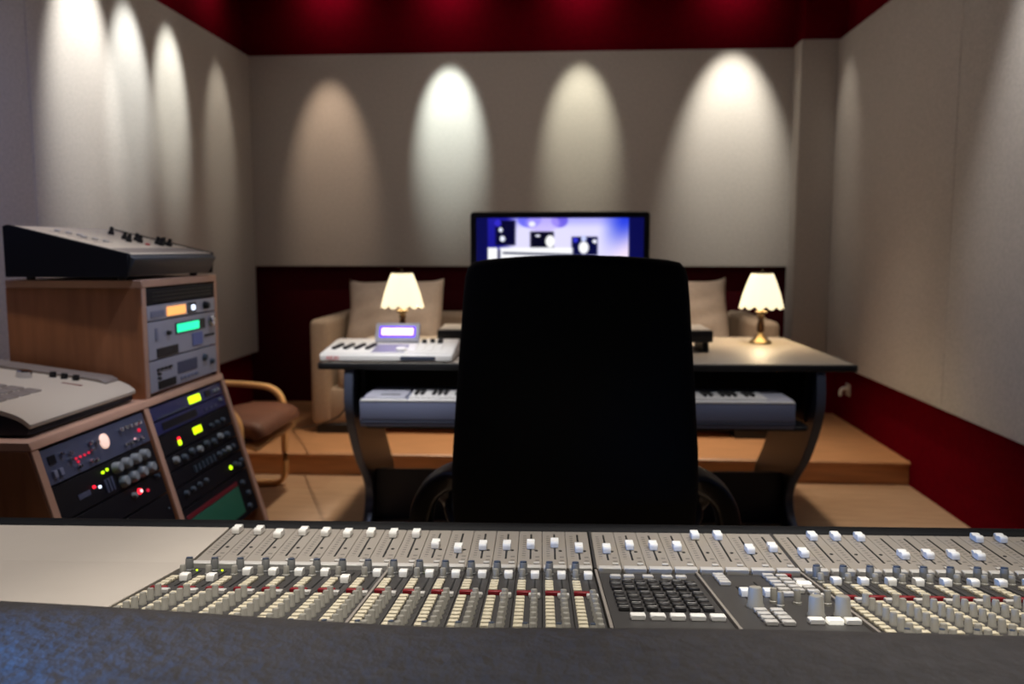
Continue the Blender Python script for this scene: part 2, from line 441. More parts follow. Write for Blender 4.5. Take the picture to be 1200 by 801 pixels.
# master section: a keypad plate and a monitor control plate
mp = obj('keypad_panel', prism([(Y_N, .80), (Y_N, zch(Y_N)), (-.012, zch(-.012)), (-.012, .74)], XA + 16 * PITCH + .008, .2085, 'X', .0006, 1), M_CGREY, K)
proto('mkey', box(-.0076, .0076, -.0062, .0062, 0, .006, .001, 1), M_KEYB)
proto('mlegend', box(-.006, .006, -.0008, .0008, 0, .0003), M_RAIL)
proto('mwhite', box(-.0085, .0085, -.0055, .0055, 0, .0065, .0012, 1), M_RAIL)
proto('mbright', box(-.010, .010, -.007, .007, 0, .0075, .0012, 1), M_WHITEB)
for j in range(5): put('pale_button', 'mwhite', mp, (.078 + [0, .021, .051, .081, .103][j], -.048, zch(-.048)), TILT)
for r in range(8):
    for c in range(7):
        y = -.078 - .0200 * r - (.010 if r > 2 else 0); x = .074 + .0192 * c
        if x > .205: continue
        kx = put('keypad_key', 'mkey', mp, (x, y, zch(y)), TILT)
        if (r + c) % 2: put('key_legend', 'mlegend', mp, (x, y + .001, zch(y) + .0061), TILT)
for j in range(5): put('pale_button', 'mbright', mp, (.088 + .0262 * j, -.270, zch(-.270)), TILT)
mq = obj('monitor_panel', prism([(Y_N, .80), (Y_N, zch(Y_N)), (-.012, zch(-.012)), (-.012, .74)], .215, .3785, 'X', .0006, 1), M_CGREY, K)
for j in range(4): put('pale_button', 'wide_key', mq, (.243, -.03 - .0165 * j, zch(-.03 - .0165 * j)), TILT)
put('short_fader_slot', 'short_slot', mq, (.258, -.14, zch(-.14) + .0002), TILT); put('short_fader_cap', 'short_fader', mq, (.258, -.142, zch(-.142)), TILT)
put('short_fader_slot', 'short_slot', mq, (.292, -.11, zch(-.11) + .0002), TILT); put('short_fader_cap', 'short_fader', mq, (.292, -.142, zch(-.142)), TILT)
proto('mon_knob', lathe([(0, 0), (.012, 0), (.012, .004), (.0105, .006), (.0095, .026), (.008, .0285), (0, .0285)], 20), M_KNOBG)
proto('mon_small', lathe([(0, 0), (.006, 0), (.006, .003), (.005, .004), (.0046, .020), (.004, .0212), (0, .0212)], 14), M_KNOBG)
put('monitor_knob', 'mon_knob', mq, (.258, -.205, zch(-.205)), TILT)
for x, y in ((.290, -.180), (.294, -.200)): put('trim_knob', 'mon_small', mq, (x, y, zch(y)), TILT)
for j in range(4):
    for c in range(2):
        y = -.232 - .0185 * j; put('pale_button', 'mwhite', mq, (.258 + .022 * c, y, zch(y)), TILT)
for c in range(3):
    for j in range(6):
        y = -.028 - .0225 * j - .004 * c
        if c == 1 and j > 4: continue
        if c == 2 and j == 0:
            lb = put('red_label', 'label', mq, (.352, -.026, zch(-.026)), TILT); lb.scale = (.6, 1, 1); continue
        lit = c == 2 and j == 2
        o = put('lit_button' if lit else 'pale_button', 'mbright' if lit else 'mwhite', mq, (.322 + .0205 * c, y, zch(y)), TILT)
        if lit:
            o.data = o.data.copy(); o.data.materials[0] = M_WHITEL
for x in (.328, .363): put('monitor_knob', 'mon_knob', mq, (x, -.248, zch(-.248)), TILT)
for x, y in ((.322, -.185), (.345, -.200), (.363, -.188)): put('trim_knob', 'mon_small', mq, (x, y, zch(y)), TILT)
for x in (.318, .342, .365):
    o = put('lit_button' if x == .342 else 'pale_button', 'mbright', mq, (x, -.278, zch(-.278)), TILT)
    if x == .342: o.data = o.data.copy(); o.data.materials[0] = M_WHITEL

# ------------------------------------------------------------------ office chair, seen from behind
C = thing('office_chair', 'tall black office chair seen from behind, centred between console and desk', 'chair', (.02, 2.0, 0), 0)
def backrest():
    rings = []
    for z, w, y in ((.50, .285, .06), (.58, .30, .03), (.70, .302, 0), (.80, .297, -.01), (.95, .286, -.012), (1.08, .277, 0), (1.16, .272, .01), (1.21, .268, .018), (1.232, .262, .026), (1.246, .248, .034), (1.252, .22, .04)):
        t = .052 if z < 1.22 else .052 - (z - 1.22) * .6
        ring = []
        for j in range(32):
            a = 2 * PI * j / 32; ca, sa = math.cos(a), math.sin(a)
            xx = w * math.copysign(abs(ca) ** .42, ca)
            bulge = .02 * (1 - (xx / w) ** 2)
            crown = .012 * (1 - (xx / w) ** 2) if z > 1.2 else 0
            ring.append((xx, y + t + t * math.copysign(abs(sa) ** .6, sa) - bulge, z + crown))
        rings.append(ring)
    return loft(rings)
obj('backrest', backrest(), M_CHAIR, C, ang=60)
def seat_bm():
    rings = []
    for z, k in ((.42, .93), (.44, .99), (.48, 1), (.505, .985), (.522, .93)):
        rings.append([(.27 * k * math.copysign(abs(math.cos(a)) ** .45, math.cos(a)), .34 + .27 * k * math.copysign(abs(math.sin(a)) ** .45, math.sin(a)), z) for a in [2 * PI * j / 32 for j in range(32)]])
    return loft(rings)
obj('seat', seat_bm(), M_CHAIR, C)
for s in (-1, 1):
    path = smooth_path([(s * .22, .10, .695), (s * .29, .16, .694), (s * .345, .18, .672), (s * .385, .19, .63), (s * .405, .20, .56), (s * .395, .22, .49), (s * .34, .28, .445), (s * .24, .33, .432)], 6)
    obj('armrest', sweep(path, rrect(.07, .058, .016), up=(s, 0, .6)), M_GLOSSB, C)
    path2 = smooth_path([(s * .372, .20, .640), (s * .385, .30, .628), (s * .385, .42, .60), (s * .37, .46, .53), (s * .32, .41, .455), (s * .24, .36, .432)], 6)
    obj('arm_pad', sweep(path2, rrect(.05, .03, .012), up=(0, .3, 1)), M_GLOSSB, C)
obj('gas_lift', lathe([(0, .08), (.028, .08), (.028, .25), (.02, .255), (.02, .40), (.07, .41), (.07, .425), (0, .425)], 20, (0, .33, 0)), M_BLACKM, C)
for k in range(5):
    a = 2 * PI * k / 5 + .3; ca, sa = math.cos(a), math.sin(a)
    path = [(ca * r, .33 + sa * r, z) for r, z in ((.015, .115), (.12, .105), (.27, .075))]
    lg = obj('base_leg', sweep(path, rrect(.045, .03, .01)), M_BLACK, C)
    obj('caster', lathe([(0, -.012), (.024, -.012), (.028, -.006), (.028, .006), (.024, .012), (0, .012)], 16, (ca * .27, .33 + sa * .27, .030), 'X'), M_BLACK, lg)

# ------------------------------------------------------------------ desk beyond the chair
DK = thing('studio_desk', 'wide dark studio desk with curved side legs and grey top', 'desk', (.075, 3.46, 0), .03)
hw = 1.108
top = prism([(x, .55 + y) for x, y in rrect(2 * hw, 1.10, .03, 4)], .782, .808, 'Z', .004)
obj('desk_edge', top, M_BLACK, DK)
obj('desktop', prism([(x, .55 + y) for x, y in rrect(2 * hw - .03, 1.07, .02, 4)], .8075, .8105, 'Z', .001, 1), M_TOP, DK)
front = [(.02, .782), (.005, .70), (.01, .62), (.06, .52), (.17, .38), (.30, .27), (.375, .19), (.385, .12), (.33, .05), (.23, .02), (.22, 0)]
back = [(1.0, 0), (1.0, .03), (.97, .10), (.93, .17), (.82, .27), (.72, .38), (.66, .48), (.70, .6), (.80, .70), (.86, .782)]
fr = smooth_path([(0, a, b) for a, b in front], 4); bk = smooth_path([(0, a, b) for a, b in back], 4)
poly = [(p.y, p.z) for p in fr] + [(p.y, p.z) for p in bk]
for s in (-1, 1):
    xs = -.975 if s < 0 else .957
    lg = obj('leg', prism(poly, xs - .018, xs + .018, 'X', .003, 1), M_NAVY, DK)
    band = [(.0 + p.y - .003, p.z) for p in fr]
    obj('edge_band', sweep([(xs, a, b) for a, b in band], rrect(.037, .008, .003, 1), up=(0, -1, 0)), M_NAVYE, lg)
obj('cross_panel', box(-.957, .939, .455, .475, .0, .245, .003, 1), M_NAVY, DK)
obj('modesty_panel', box(-.957, .939, .60, .618, .47, .782, .003, 1), M_BLACK, DK)
tr = obj('keyboard_tray', prism([(x, .16 + y) for x, y in rrect(1.80, .50, .03, 4)], .548, .566, 'Z', .003, 1), M_BLACK, DK, loc=(0, .04, 0))
for s in (-1, 1): obj('tray_bracket', box(s * .9375 - .010, s * .9375 + .010, .12, .36, .55, .785, .003, 1), M_BLACK, DK)

# keyboard on the tray
KB = thing('keyboard_synthesizer', 'long pale keyboard synthesizer on the pull-out tray under the desk', 'keyboard', (.05, 3.40, .5675), .03)
obj('case', prism([(-.06, .004), (-.062, .03), (-.066, .034), (-.066, .108), (-.06, .112), (.25, .116), (.25, .004)], -.875, .845, 'X', .003, 1), M_KBODY, KB)
obj('front_lip', prism([(-.068, .106), (-.068, .113), (-.05, .114), (-.05, .106)], -.872, .842, 'X', .001, 1), M_WKEY, KB)
obj('lower_trim', box(-.874, .844, -.064, -.058, .018, .027, .001, 1), M_NAVYE, KB)
wp = obj('wheel_panel', box(-.86, -.695, -.05, .2, .110, .123, .003, 1), M_SILV, KB)
obj('pitch_wheel', box(-.80, -.72, -.012, .006, .121, .1242, .001, 1), M_BLACK, wp)
proto('wkey', box(-.0112, .0112, -.052, .098, .106, .124, .0012, 1), M_WKEY)
proto('bkey', box(-.0066, .0066, -.014, .096, .122, .135, .0015, 1), M_BLACK)
nk = 60
for i in range(nk):
    xk = -.68 + (1.42 / nk) * (i + .5)
    put('white_key', 'wkey', KB, (xk, 0, 0))
    if i % 7 in (0, 1, 3, 4, 5) and i < nk - 1: put('black_key', 'bkey', KB, (xk + .0118, 0, 0))
obj('end_block', box(.745, .84, -.05, .2, .108, .119, .003, 1), M_SILV, KB)

# drum machine with the violet display on the desk's left
DM = thing('drum_machine', 'white drum machine with tilted violet lit display on the desk', 'drum machine', (-.745, 3.452, .8105), .03)
obj('case', prism([(0, .006), (0, .030), (.008, .036), (.30, .062), (.34, .062), (.34, .006)], -.275, .275, 'X', .004), M_WHITEB, DM)
pt = obj('front_panel', prism([(-.002, .008), (-.002, .029), (.004, .029), (.004, .008)], -.268, .268, 'X', .001, 1), M_WHITEB, DM)
text('logo_lettering', 'AKAI', .024, mat('logo_red', (214, 40, 44), .5), pt, (-.222, -.0028, .018), (PI / 2, 0, 0))
obj('disk_drive', box(.06, .205, -.005, .004, .010, .026, .0015, 1), M_NAVYE, pt)
def zt(y): return .0367 + (y - .008) * (.026 / .292)
tl = (math.atan(.026 / .292), 0, 0)
proto('dm_slider', box(-.009, .009, -.046, .046, 0, .012, .002, 1), M_BLACK)
for j in range(4): put('slider', 'dm_slider', DM, (-.226 + .047 * j, .125, zt(.125)), (tl[0], 0, -.22))
obj('control_plate', box(-.068, .072, -.075, .085, 0, .0022, .001, 1), mat('lavender_grey_plate', (138, 134, 160), .4), DM, (0, .10, zt(.10)), tl)
obj('upper_plate', box(-.268, .268, -.16, .155, 0, .0012, .0005, 1), M_WHITEB, DM, (0, .165, zt(.165)), tl)
dp = obj('display_housing', box(-.097, .097, -.012, .012, 0, .088, .005), M_SILV, DM, (.01, .225, .060), (-.5, 0, 0))
obj('display_rim', box(-.079, .079, -.0135, -.0115, .018, .070, .002, 1), L_VIO, dp)
obj('display', box(-.070, .070, -.0146, -.0130, .028, .061, .002, 1), L_LAV, dp)
proto('dm_pad', box(-.016, .016, -.014, .014, 0, .005, .002, 1), M_WHITEB)
for r in range(4):
    for c in range(4):
        y = .065 + .036 * r; put('drum_pad', 'dm_pad', DM, (.098 + .036 * c, y, zt(y) + .001), tl)
proto('dm_knob', lathe([(0, 0), (.011, 0), (.011, .014), (.009, .017), (0, .017)], 16), M_BLACK)
for x, y in ((.13, .225), (.165, .235), (.20, .245), (.20, .212)): put('knob', 'dm_knob', DM, (x, y, zt(y)), tl)
obj('jog_wheel', lathe([(0, 0), (.024, 0), (.024, .010), (.020, .014), (0, .014)], 24), M_WHITEB, DM, (.055, .065, zt(.065)), tl)
proto('dm_foot', lathe([(0, 0), (.012, 0), (.012, .007), (0, .007)], 12), M_BLACK)
for x in (-.24, .24):
    for y in (.03, .31): put('foot', 'dm_foot', DM, (x, y, 0))

# riser and monitor
RS = thing('monitor_riser', 'low black shelf with pale top carrying the monitor on the desk', 'monitor stand', (.03, 4.0, .8105), .03)
obj('shelf_board', box(-.625, .625, -.14, .14, .045, .098, .006), M_BLACK, RS)
obj('shelf_top', box(-.619, .619, -.134, .134, .0975, .1025, .002, 1), M_PALE, RS)
for s in (-1, 1): obj('foot', prism([(-.12, 0), (-.10, .046), (.10, .046), (.12, 0)], s * .60 - .012, s * .60 + .012, 'X', .002, 1), M_BLACK, RS)

MN = thing('computer_monitor', 'wide black computer monitor showing a bluish picture, half hidden behind the office chair', 'monitor', (-.037, 4.0, .9135), .0)
W2, z0, z1 = .413, .07, .533
def rr_panel(w, za, zb, ya, yb, r):
    return prism([(x, (za + zb) / 2 + z) for x, z in rrect(w, zb - za, r, 4)], ya, yb, 'Y', .003, 1)
obj('bezel', rr_panel(2 * W2, z0, z1, -.03, .02, .016), M_BLACK, MN)
def fill(px, py):
    """colour of the picture on the monitor, px,py in 0..1 from its top left"""
    def ss(e0, e1, x): t = max(0, min(1, (x - e0) / (e1 - e0))); return t * t * (3 - 2 * t)
    def rect(xa, xb, ya, yb, s=.008): return ss(xa - s, xa + s, px) * (1 - ss(xb - s, xb + s, px)) * ss(ya - s, ya + s, py) * (1 - ss(yb - s, yb + s, py))
    def ell(cx, cy, rx, ry): d = math.hypot((px - cx) / rx, (py - cy) / ry); return 1 - ss(.85, 1.15, d)
    def mix(a, b, t): return tuple(x + (y - x) * t for x, y in zip(a, b))
    side = (8, 10, 74); c = side
    pic = mix((226, 222, 255), (140, 140, 250), ss(.14, .0, py) * .6)
    g = ss(.72, .9, px)
    rightc = mix((36, 60, 226), (244, 226, 250), max(0, min(1, ss(.02, .45, py + (px - .86) * .9))))
    pic = mix(pic, rightc, g)
    leftc = mix((10, 10, 110), (70, 60, 240), .35 * (1 - py))
    pic = mix(pic, leftc, 1 - ss(.17, .27, px + .1 * py))
    pic = mix(pic, (90, 90, 240), .8 * ell(.32, .02, .07, .09)); pic = mix(pic, (80, 60, 220), .7 * ell(.50, .03, .05, .08)); pic = mix(pic, (190, 170, 255), .6 * ell(.40, .06, .1, .1))
    pic = mix(pic, (6, 6, 46), rect(.115, .235, .03, .31)); pic = mix(pic, (235, 240, 255), ell(.147, .135, .013, .024)); pic = mix(pic, (235, 240, 255), ell(.158, .235, .016, .032)); pic = mix(pic, (60, 50, 230), .8 * ell(.13, .06, .02, .04))
    pic = mix(pic, (6, 6, 30), rect(.325, .465, .155, .335) ); pic = mix(pic, (255, 255, 255), ell(.444, .265, .028, .07)); pic = mix(pic, (240, 240, 255), ell(.37, .2, .016, .012)); pic = mix(pic, (240, 240, 255), ell(.335, .07, .02, .03))
    pic = mix(pic, (8, 10, 60), rect(.573, .727, .212, .42)); pic = mix(pic, (252, 252, 255), ell(.645, .335, .03, .07)); pic = mix(pic, (200, 210, 255), ell(.645, .235, .016, .03)); pic = mix(pic, (60, 60, 240), .8 * ell(.595, .25, .014, .03)); pic = mix(pic, (240, 240, 255), ell(.71, .265, .014, .02))
    pic = mix(pic, (252, 252, 255), rect(.14, .58, .335, .75, .01)); pic = mix(pic, (40, 44, 70), .85 * rect(.16, .60, .375 + .05 * px, .40 + .05 * px, .008)); pic = mix(pic, (70, 74, 110), .6 * rect(.18, .30, .46, .48, .01))
    pic = mix(pic, (14, 16, 60), rect(.125, .143, .36, .6)); pic = mix(pic, (255, 255, 255), rect(.068, .128, .335, .57, .006)); pic = mix(pic, (30, 40, 120), rect(.2, 1, .62, 1.2, .03) * .8)
    return mix(c, pic, rect(.068, .912, .0, .86, .004))
def screen_mesh(w, za, zb, nx, ny, fn):
    bm = bmesh.new(); lay = bm.loops.layers.float_color.new('picture'); V = {}
    for j in range(ny + 1):
        for i in range(nx + 1): V[i, j] = bm.verts.new((-w / 2 + w * i / nx, 0, zb - (zb - za) * j / ny))
    colr = {k: (*lin(fn(k[0] / nx, k[1] / ny)), 1) for k in V}
    inv = {v: k for k, v in V.items()}
    for j in range(ny):
        for i in range(nx):
            f = bm.faces.new((V[i, j], V[i, j + 1], V[i + 1, j + 1], V[i + 1, j]))
            for l in f.loops: l[lay] = colr[inv[l.vert]]
    return bm
obj('screen', screen_mesh(2 * W2 - .056, z0 + .028, z1 - .028, 150, 96, fill), vcol_mat('screen_picture', 1.05), MN, loc=(0, -.0312, 0), smooth=False)
obj('stand_neck', box(-.06, .06, 0, .012, .008, .2, .003, 1), M_SILV, MN, loc=(0, .022, 0))
obj('stand_base', prism(rrect(.26, .2, .02, 4), 0, .009, 'Z', .002, 1), M_SILV, MN, loc=(0, .02, 0))

# ------------------------------------------------------------------ table lamps
def make_lamp(loc, label):
    L = thing('table_lamp', label, 'lamp', loc, 0, 'pleated table lamps on the desk')
    obj('base', lathe([(0, 0), (.054, 0), (.056, .006), (.050, .012), (.036, .020), (.026, .034), (.018, .046), (.016, .05), (0, .05)], 32), M_BRASS, L)
    obj('stem', lathe([(0, .05), (.012, .05), (.020, .062), (.019, .085), (.015, .105), (.013, .118), (.02, .124), (.02, .130), (.012, .136), (0, .136)], 24), mat('dark_bronze', (64, 44, 30), .3, metal=.8), L)
    obj('socket', lathe([(0, .136), (.014, .136), (.018, .146), (.030, .152), (.030, .158), (.014, .162), (.014, .180), (0, .180)], 24), M_BRASS, L)
    N = 12
    def mod(r, z, a):
        t = max(0, (.345 - z) / .158)
        lob = abs(math.sin(a * N / 2))
        return r * (1 + .04 * t * (lob - .5)), z - (.018 * lob * max(0, (t - .70) / .30))
    prof = [(.052, .346), (.060, .328), (.070, .302), (.080, .272), (.090, .242), (.097, .218), (.103, .200), (.106, .188)]
    n = N * 8
    sh = obj('lamp_shade', lathe_open(prof, n, mod), M_SHADE, L, ang=70)
    obj('shade_ring', lathe([(.050, .345), (.054, .345), (.054, .349), (.050, .349), (.050, .345)], 32), M_BRASS, sh)
    obj('bulb', lathe([(0, .178), (.012, .18), (.014, .19), (.024, .215), (.026, .228), (.020, .246), (0, .252)], 20), mat('bulb_glass', (255, 240, 210), .3, emit=(255, 228, 184), estr=170), L)
    obj('finial', lathe([(0, .348), (.004, .348), (.006, .356), (.003, .364), (0, .367)], 12), M_BRASS, L)
    obj('harp', sweep(smooth_path([(0, .028, .165), (0, .032, .20), (0, .034, .25), (0, .03, .30), (0, .012, .340), (0, 0, .348)], 4), circ(.0015, 6), up=(1, 0, 0)), M_BRASS, L)
    return L
def lathe_open(prof, seg, mod, th=.0022):
    rings = []
    full = prof + [(r - th, z) for r, z in prof[::-1]] + [prof[0]]
    for r, z in full:
        ring = []
        for i in range(seg):
            a = 2 * PI * i / seg; rr, zz = mod(r, z, a); ring.append((rr * math.cos(a), rr * math.sin(a), zz))
        rings.append(ring)
    bm = loft(rings, cap=False); bmesh.ops.remove_doubles(bm, verts=bm.verts, dist=1e-6)
    return bm
make_lamp((.962, 4.30, .8105), 'small brass table lamp standing clear on the bare grey end of the desk')
make_lamp((-.826, 4.24, .8105), 'small brass table lamp rising behind the white drum machine')

# ------------------------------------------------------------------ sofa and its loose cushions
SF = thing('sofa', 'long beige linen sofa on the raised floor against the back wall', 'sofa', (-.16, 5.15, .13))
hwS = 1.43
obj('base', box(-hwS + .02, hwS - .02, .02, .97, .06, .28, .02), M_SOFA, SF)
for s in (-1, 1):
    xa, xb = (-hwS, -hwS + .125) if s < 0 else (hwS - .15, hwS)
    obj('armrest', box(xa, xb, 0, .96, .055, .712, .035, 4), M_SOFA, SF)
obj('backrest', box(-hwS + .14, hwS - .14, .76, .985, .25, .70, .04, 4), M_SOFA, SF)
for k in range(3):
    w = (2 * hwS - .31) / 3; xa = -hwS + .155 + w * k
    obj('seat_cushion', box(xa + .003, xa + w - .003, .03, .77, .275, .43, .04, 4), M_SOFA, SF)
for sx in (-hwS + .03, hwS - .25):
    for y in (.012, .80): obj('leg', box(sx, sx + .22, y, y + .12, 0, .06, .004, 1), M_BLACK, SF)

def cushion(w, h, t, seed):
    rnd = random.Random(seed); nx, ny = 26, 22; bm = bmesh.new(); top, bot = {}, {}
    def P(i, j, s):
        u = -1 + 2 * i / nx; v = -1 + 2 * j / ny
        e = (1 - abs(u) ** 3.2) * (1 - abs(v) ** 3.2)
        th = t / 2 * max(0, e) ** .45
        pinx = 1 - .05 * (1 - v * v) * 0 - .045 * (1 - abs(v) ** 2) * abs(u) ** 6
        piny = 1 - .055 * (1 - u * u) * abs(v) ** 6
        wr = .006 * math.sin(7 * u + 4 * v + seed) * e + .004 * math.sin(13 * v - 5 * u + seed * 2) * e
        return (u * w / 2 * pinx + .006 * math.sin(3 * v + seed), s * th + wr, h / 2 + v * h / 2 * piny + .008 * math.sin(2.2 * u + seed) * (v + 1) / 2 + .022 * max(0, v) ** 6 * abs(u) ** 8)
    for i in range(nx + 1):
        for j in range(ny + 1):
            edge = i in (0, nx) or j in (0, ny)
            top[i, j] = bm.verts.new(P(i, j, -1)); bot[i, j] = top[i, j] if edge else bm.verts.new(P(i, j, 1))
    for i in range(nx):
        for j in range(ny):
            bm.faces.new((top[i, j], top[i + 1, j], top[i + 1, j + 1], top[i, j + 1])); bm.faces.new((bot[i, j], bot[i, j + 1], bot[i + 1, j + 1], bot[i + 1, j]))
    return bm
def place_cushion(x, y, z, w, h, seed, label, tilt):
    o = obj('cushion', cushion(w, h, .20, seed), M_CUSH, None, (x, y, z), (-.40, tilt, 0), ang=180)
    tag(o, label, 'cushion', 'loose back cushions on the sofa')
    return o
place_cushion(-1.135, 5.46, .60, .64, .50, 1.0, 'large beige cushion on the sofa behind the lamp and drum machine', .0)
place_cushion(.72, 5.46, .60, .66, .51, 2.6, 'large beige cushion with peaked corner beside the far sofa arm, right of the office chair', -.03)

# ------------------------------------------------------------------ bentwood armchair
AC = thing('bentwood_armchair', 'bentwood armchair with brown leather seat, half behind the wooden rack', 'armchair', (-1.515, 4.12, 0))
for s in (-1, 1):
    y = s * .31
    pth = smooth_path([(-.62, y, .60), (-.55, y, .575), (-.40, y, .562), (-.18, y, .552), (-.07, y, .535), (-.015, y, .485), (0, y, .40), (.0, y, .22), (-.003, y, .08), (-.025, y, .028), (-.09, y, .0135), (-.35, y, .0135), (-.66, y, .0135)], 6)
    obj('side_frame', sweep(pth, rrect(.055, .024, .006, 2), up=(.001, 0, 1)), M_BENT, AC)
def slab(pts, w0, w1, th):
    rings = []
    P = smooth_path(pts, 8)
    for i, p in enumerate(P):
        t = (P[min(i + 1, len(P) - 1)] - P[max(0, i - 1)]).normalized(); nrm = Vector((-t.z, 0, t.x))
        ring = []
        e = min(1, min(i, len(P) - 1 - i) / 3 + .45)
        for a, b in rrect(w0 + w1, th * e, th * e * .45, 3): ring.append((p.x + nrm.x * b, a, p.z + nrm.z * b))
        rings.append(ring)
    return loft(rings)
obj('seat', slab([(.068, 0, .385), (.035, 0, .422), (-.15, 0, .425), (-.35, 0, .375), (-.52, 0, .335), (-.58, 0, .335)], .29, .27, .085), M_SEATL, AC)
obj('backrest', slab([(-.56, 0, .36), (-.62, 0, .44), (-.70, 0, .62), (-.75, 0, .80), (-.765, 0, .95), (-.77, 0, 1.0)], .29, .27, .075), M_SEATL, AC)
obj('seat_frame', slab([(.07, 0, .335), (0, 0, .355), (-.25, 0, .33), (-.50, 0, .275), (-.60, 0, .30), (-.68, 0, .48), (-.745, 0, .70)], .285, .285, .022), M_BENT, AC)
for x, z in ((-.20, .255), (-.55, .24)): obj('cross_rail', box(x - .025, x + .025, -.30, .30, z - .01, z + .01, .004, 1), M_BENT, AC)
for s in (-1, 1):
    obj('strut', sweep([(-.02, s * .285, .30), (-.2, s * .285, .25), (-.45, s * .285, .12), (-.6, s * .285, .03)], rrect(.022, .05, .006, 2), up=(0, 0, 1)), M_BENT, AC)

# ------------------------------------------------------------------ equipment racks on the left
XF, ZR = -1.3, .812
BETA = math.atan(.283)
def xf(z): return XF + (ZR - z) * .283
LR = thing('rack_cabinet', 'low oak rack cabinet with two sloping bays full of outboard gear', 'rack', (0, 0, 0))
SIDE = [(-1.84, 0), (xf(0), 0), (XF, ZR - .022), (-1.84, ZR - .022)]
for y in (1.945, 2.498, 3.085):
    sp = obj('side_panel', prism(SIDE, y, y + .026, 'Y', .002, 1), M_OAK, LR)
    obj('edge_band', sweep([(xf(0) + .001, y + .013, .004), (XF + .007, y + .013, ZR - .024)], rrect(.027, .006, .001, 1), up=(1, 0, 0)), M_OAKE, sp)
obj('top_board', prism([(-1.84, ZR - .022), (XF + .009, ZR - .022), (XF + .003, ZR), (-1.84, ZR)], 1.945, 3.111, 'Y', .002, 1), M_OAKE, LR)
obj('bottom_board', box(-1.83, xf(.08) - .03, 1.971, 3.085, .06, .08, .001, 1), M_OAK, LR)
obj('back_panel', box(-1.84, -1.825, 1.971, 3.085, .08, ZR - .022, .001, 1), M_OAK, LR)

UR = thing('rack_cabinet', 'square oak rack cabinet stacked on the low one, under the wedge mixer', 'rack', (0, 0, 0))
ya, yb = 2.535, 3.095
for y in (ya, yb - .024):
    sp = obj('side_panel', box(-1.735, XF - .002, y, y + .024, ZR, 1.158, .002, 1), M_OAK, UR)
    obj('edge_band', box(XF - .003, XF + .001, y, y + .024, ZR + .001, 1.158, .0005, 1), M_OAKE, sp)
obj('top_board', box(-1.735, XF + .001, ya, yb, 1.158, 1.182, .002, 1), M_OAKE, UR)
obj('bottom_board', box(-1.735, XF - .02, ya + .024, yb - .024, ZR, ZR + .012, .001, 1), M_OAK, UR)
obj('back_panel', box(-1.735, -1.72, ya + .024, yb - .024, ZR + .012, 1.158, .001, 1), M_OAK, UR)

# rack units: local x out of the panel, y along it (0 at the end nearer the camera), z up it
RW = .492
def unit(name, label, cat, loc, beta, h, face, w=RW, depth=.22, group=None):
    o = thing(name, label, cat, loc, group=group, rot=(0, -beta, 0))
    obj('chassis', box(-depth, -.003, .012, w - .012, .003, h - .003, .001, 1), M_BLACKM, o)
    f = obj('front_panel', box(-.003, 0, 0, w, .0008, h - .0008, .0008, 1), face, o)
    return o, f
def kn(f, y, z, r, d, m, name='knob', cap=None):
    k = obj(name, lathe([(0, 0), (r, 0), (r * .98, d * .3), (r * .85, d * .9), (r * .75, d), (0, d)], 16, (0, 0, 0), 'X'), m, f, (0, y, z))
    return k
def pl(f, y0, y1, z0, z1, m, name, d=.0016):
    return obj(name, box(0, d, y0, y1, z0, z1, min(.0006, d / 3), 1), m, f)
CB = math.cos(BETA)
def low(y, s0, s1):                            # s0..s1: distance down the slope from under the top board
    z = ZR - .026 - s1 * CB
    return (xf(z) - .004, y, z), s1 - s0
YL, WL, YR, WR = 1.979, .511, 2.531, .547
# near bay
loc, h = low(YL, .004, .096)
o, f = unit('channel_preamp', 'slate grey preamp with round glowing meter in the low rack bay', 'audio equipment', loc, BETA, h, M_RDARK, WL, group=None)
obj('meter', lathe([(0, 0), (.021, 0), (.021, .004), (.018, .006), (0, .006)], 24, (0, .275, .054), 'X'), L_PEACH, f)
for y, z in ((.075, .066), (.11, .060), (.105, .044), (.205, .064), (.235, .060), (.205, .046), (.13, .018), (.185, .018), (.21, .016)): kn(f, y, z, .006, .012, M_CHROME, 'knob')
for y, z in ((.13, .040), (.15, .040), (.17, .040), (.19, .041), (.135, .03)): obj('indicator_lamp', lathe([(0, 0), (.0035, 0), (.003, .004), (0, .005)], 10, (0, y, z), 'X'), L_REDD, f)
for k in range(5): kn(f, .365 + .026 * k, .066, .0065, .013, M_CHROME, 'knob')
for k in range(4): kn(f, .37 + .03 * k, .020, .006, .012, M_CHROME, 'knob')
obj('indicator_lamp', lathe([(0, 0), (.006, 0), (.005, .005), (0, .006)], 10, (0, .463, .044), 'X'), L_REDD, f)
obj('indicator_lamp', lathe([(0, 0), (.005, 0), (.004, .005), (0, .006)], 10, (0, .43, .022), 'X'), L_PINK, f)
for y in (.02, .045): pl(f, y, y + .014, .016, .034, M_RGREY, 'toggle_switch', .008)
pl(f, .02, .05, .05, .072, M_RBLACK, 'input_jack', .003)
loc, h = low(YL, .099, .190)
o, f = unit('dual_compressor', 'black compressor with two rows of four grey knobs in the low rack', 'audio equipment', loc, BETA, h, M_RBLACK, WL)
for r in range(2):
    for k in range(4): kn(f, .285 + .052 * k + .012 * r, .066 - .044 * r, .0165, .02, M_RKNOB, 'knob')
for y, z, m in ((.245, .072, L_LIME), (.222, .070, L_LIME), (.165, .045, L_RED), (.190, .038, L_WHT)): obj('indicator_lamp', lathe([(0, 0), (.0042, 0), (.0036, .004), (0, .005)], 10, (0, y, z), 'X'), m, f)
for k in range(3): pl(f, .215 + .016 * k, .224 + .016 * k, .012, .05, M_RDARK, 'push_switch', .004)
pl(f, .09, .145, .030, .044, M_RDARK, 'name_plate', .002)
loc, h = low(YL, .193, .262)
